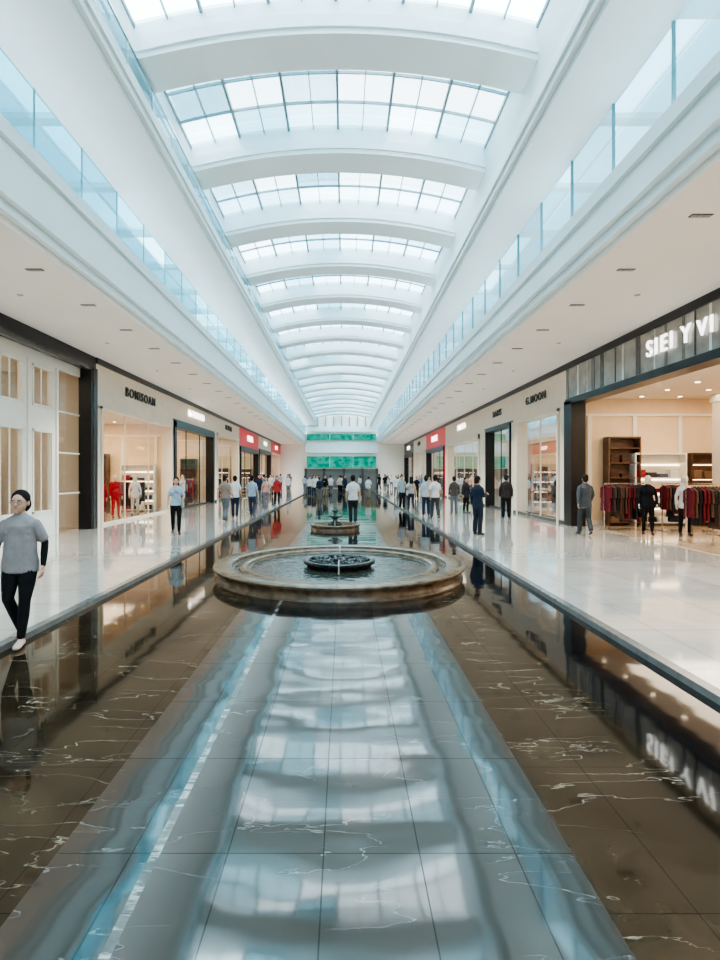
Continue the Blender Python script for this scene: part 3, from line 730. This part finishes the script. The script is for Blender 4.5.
    vs += [Vector(v) for v in fing.v]; fs += [tuple(i+base for i in f) for f in fing.f]; mi += [rm2[m] for m in fing.m]
    me = bpy.data.meshes.new(name); me.from_pydata(vs, [], fs)
    for m in mt: me.materials.append(m)
    me.polygons.foreach_set('material_index', mi); me.polygons.foreach_set('use_smooth', [True]*len(fs)); me.update()
    bpy.data.objects.remove(so); bpy.data.meshes.remove(src)
    return me
_mc = {}
def cm(kind, c, rough=0.8):
    key = (kind, tuple(c))
    if key not in _mc:
        _mc[key] = pmat(kind, c, rough, var=0.12, scale=9, spec=0.15 if ('fabric' in kind or kind == 'hair') else 0.35)
    return _mc[key]
def person(name, me, loc, rz, h, top, bot, hairc=(0.02,0.015,0.012), skin=(0.50,0.31,0.22), shoe=(0.03,0.03,0.03), sl=None):
    o = bpy.data.objects.new(name, me); col.objects.link(o)
    o.location = loc; o.rotation_euler = (0, 0, rz); s = h/1.73; o.scale = (s, s, s)
    ms = [cm('skin', skin, .5), cm('hair', hairc, .75), cm('shirt_fabric', top), cm('sleeve_fabric', sl or top), cm('trouser_fabric', bot), cm('shoe', shoe, .4), cm('eye_white', (.7,.7,.68), .3), cm('pupil', (.02,.015,.01), .2), cm('lips', (.42,.17,.14), .4)]
    for i, m in enumerate(ms):
        o.material_slots[i].link = 'OBJECT'; o.material_slots[i].material = m
    return o
ME = {
 'near': person_mesh('woman_near', 'near', True, 'tied', 'layer', 0.82, 0.006, 'slim', glasses=True, bulk=0.11, bust=0.1),
 'mstand': person_mesh('m_stand', 'stand', False, 'short', 'long', 0.84),
 'mwalk': person_mesh('m_walk', 'walk', False, 'short', 'short', 0.86),
 'mwalkl': person_mesh('m_walk_long', 'walk', False, 'short', 'long', 0.80),
 'mphone': person_mesh('m_phone', 'phone', False, 'short', 'long', 0.80),
 'wwalk': person_mesh('w_walk', 'bag', True, 'long', 'short', 0.88, pants='slim', bag=True),
 'wstand': person_mesh('w_stand', 'stand', True, 'long', 'long', 0.80, pants='slim'),
 'mstroll': person_mesh('m_stroll', 'stroll', False, 'short', 'short', 0.85),
}
PPOS = []
def place(kind, px, feet, rz, h, top, bot, z=0.0, **kw):
    d = F*(CZ-z)/(feet-CY); x = (px-CX)/F*d
    nm = 'woman' if kind[0] == 'w' or kind == 'near' else 'man'
    nm += {'near': '_walking', 'mwalk': '_walking', 'mwalkl': '_walking', 'wwalk': '_walking', 'mstroll': '_walking'}.get(kind, '_standing')
    PPOS.append((x, d))
    return person(nm, ME[kind], (x, d, z), rz, h, top, bot, **kw)
WHT = (.62,.62,.62); NAV = (.02,.028,.055); BLK = (.008,.008,.010); GRY = (.12,.14,.155); BLU = (.32,.42,.52); KH = (.24,.20,.14); RED = (.40,.04,.04)
place('near', 20, 643, 0.16, 1.68, (.25,.235,.245), BLK, PZ, sl=BLK, shoe=(.55,.38,.33), skin=(.56,.34,.25), hairc=(.012,.010,.009))
place('wwalk', 176, 534, 0.3, 1.72, BLU, BLK, sl=(.4,.35,.3))
place('mwalk', 225, 521, 2.9, 1.76, (.24,.20,.17), GRY)
place('mstroll', 235, 518, 3.3, 1.74, WHT, NAV)
place('mstroll', 252, 516, 3.0, 1.74, BLU, (.04,.05,.08))
place('wstand', 277, 506, 0.2, 1.72, RED, BLK)
place('wwalk', 266, 508, 0.1, 1.68, (.5,.32,.28), (.15,.15,.2))
place('mstroll', 353, 524, 3.14, 1.84, WHT, (.03,.03,.035), PZ)
place('mwalk', 435, 519, 3.2, 1.76, WHT, (.05,.05,.06))
place('mstand', 426, 516, 3.0, 1.72, (.45,.48,.5), NAV)
place('mphone', 478, 535, 2.2, 1.75, (.02,.028,.045), (.02,.024,.035))
place('mstand', 506, 519, 2.9, 1.78, (.035,.028,.028), BLK)
place('mwalkl', 585, 535, 3.0, 1.80, (.07,.078,.09), (.05,.055,.06))
place('wstand', 466, 513, 0.5, 1.66, (.03,.03,.04), BLK)
place('mstand', 454, 514, 3.2, 1.7, (.08,.07,.07), GRY)
place('wwalk', 411, 511, 3.2, 1.68, (.42,.38,.35), NAV)
place('mstroll', 402, 509, 0.2, 1.75, (.32,.37,.42), BLK)
rnd = random.Random(11)
tops = [WHT, WHT, BLU, GRY, NAV, RED, BLK, (.5,.4,.34), (.15,.24,.34), (.62,.58,.5)]
kinds = ['mstroll', 'wwalk', 'mstand', 'wstand', 'mwalk', 'mphone']
cnt = 0
while cnt < 40:
    d = rnd.uniform(32, 64)
    z = 0.0
    r = rnd.random()
    if r < .33: x = rnd.uniform(-7.2, -4.2)
    elif r < .66: x = rnd.uniform(3.7, 7.0)
    else: x = rnd.uniform(-2.9, 2.4); z = PZ; d = rnd.uniform(38, 65)
    if any((x-a)**2+(d-c)**2 < .9 for a, c in PPOS): continue
    PPOS.append((x, d)); cnt += 1
    kd = rnd.choice(kinds)
    person('woman_standing' if kd == 'wstand' else ('woman_walking' if kd == 'wwalk' else ('man_standing' if kd in ('mstand', 'mphone') else 'man_walking')), ME[kd], (x, d, z), rnd.uniform(-.6,.6)+(3.14 if rnd.random() < .5 else 0), rnd.uniform(1.62, 1.84), rnd.choice(tops), rnd.choice([BLK, NAV, GRY, KH]))
def mann(x, y, top, bot, kd='wstand', rz=0.0, nm='mannequin', z=0.012):
    sk = (.65,.57,.48) if nm == 'mannequin' else (.5,.31,.22)
    person(nm, ME[kd], (x, y, z), rz, 1.75, top, bot, skin=sk, hairc=sk if nm == 'mannequin' else (.02,.015,.012))
R_ = (.36,.008,.015)
mann(-9.2, 19.6, R_, R_, rz=.6); mann(-9.3, 21.2, R_, (.42,.02,.03), rz=.7); mann(-9.0, 22.4, WHT, (.5,.45,.4), rz=.4)
mann(-9.2, 27.5, BLK, BLK, rz=.6); mann(-9.3, 30.0, WHT, GRY, rz=.6); mann(-9.2, 35.5, KH, BLK, rz=.6); mann(-9.2, 38, BLK, R_, rz=.6)
mann(9.0, 15.4, BLK, BLK, rz=-.5); mann(9.9, 15.1, WHT, BLK, rz=-.3); mann(10.8, 14.4, BLK, R_, rz=-.4)
mann(8.9, 20.6, WHT, KH, rz=-.5); mann(8.9, 21.8, BLK, BLK, rz=-.5); mann(8.9, 26.4, BLK, BLK, rz=-.5); mann(8.9, 33, BLK, BLK, rz=-.5); mann(8.9, 36, R_, BLK, rz=-.5)

# ------------------------------------------------------------------ lights
p = bpy.data.lights.new('sky_portal', 'AREA'); p.shape = 'RECTANGLE'; p.size = 7.0; p.size_y = 76; p.cycles.is_portal = True
po = bpy.data.objects.new('sky_portal', p); po.location = (-0.14, 30.5, 10.2); col.objects.link(po)
w = bpy.data.worlds.new('sky_world'); scene.world = w; w.use_nodes = True
nt = w.node_tree; bg = nt.nodes['Background']
tc = nt.nodes.new('ShaderNodeTexCoord'); n = nt.nodes.new('ShaderNodeTexNoise'); n.inputs['Scale'].default_value = 3.0; n.inputs['Detail'].default_value = 4
nt.links.new(tc.outputs['Generated'], n.inputs['Vector'])
r = nt.nodes.new('ShaderNodeValToRGB'); r.color_ramp.elements[0].position = .4; r.color_ramp.elements[1].position = .65
r.color_ramp.elements[0].color = (0.62, 0.85, 1.0, 1); r.color_ramp.elements[1].color = (0.88, 0.97, 1.0, 1)
nt.links.new(n.outputs['Fac'], r.inputs[0]); nt.links.new(r.outputs[0], bg.inputs[0]); bg.inputs[1].default_value = 7.5

# ------------------------------------------------------------------ camera
cam = bpy.data.cameras.new('camera'); co = bpy.data.objects.new('camera', cam); col.objects.link(co)
co.location = (0, 0, CZ); co.rotation_euler = (math.pi/2, 0, 0)
cam.sensor_fit = 'AUTO'; cam.sensor_width = 36; cam.lens = F*36/960
cam.shift_x = (360-CX)/960; cam.shift_y = -(480-CY)/960
cam.clip_start = 0.05; cam.clip_end = 300
scene.camera = co
scene.view_settings.view_transform = 'AgX'
scene.view_settings.look = 'AgX - Medium High Contrast'
scene.view_settings.exposure = 0.65
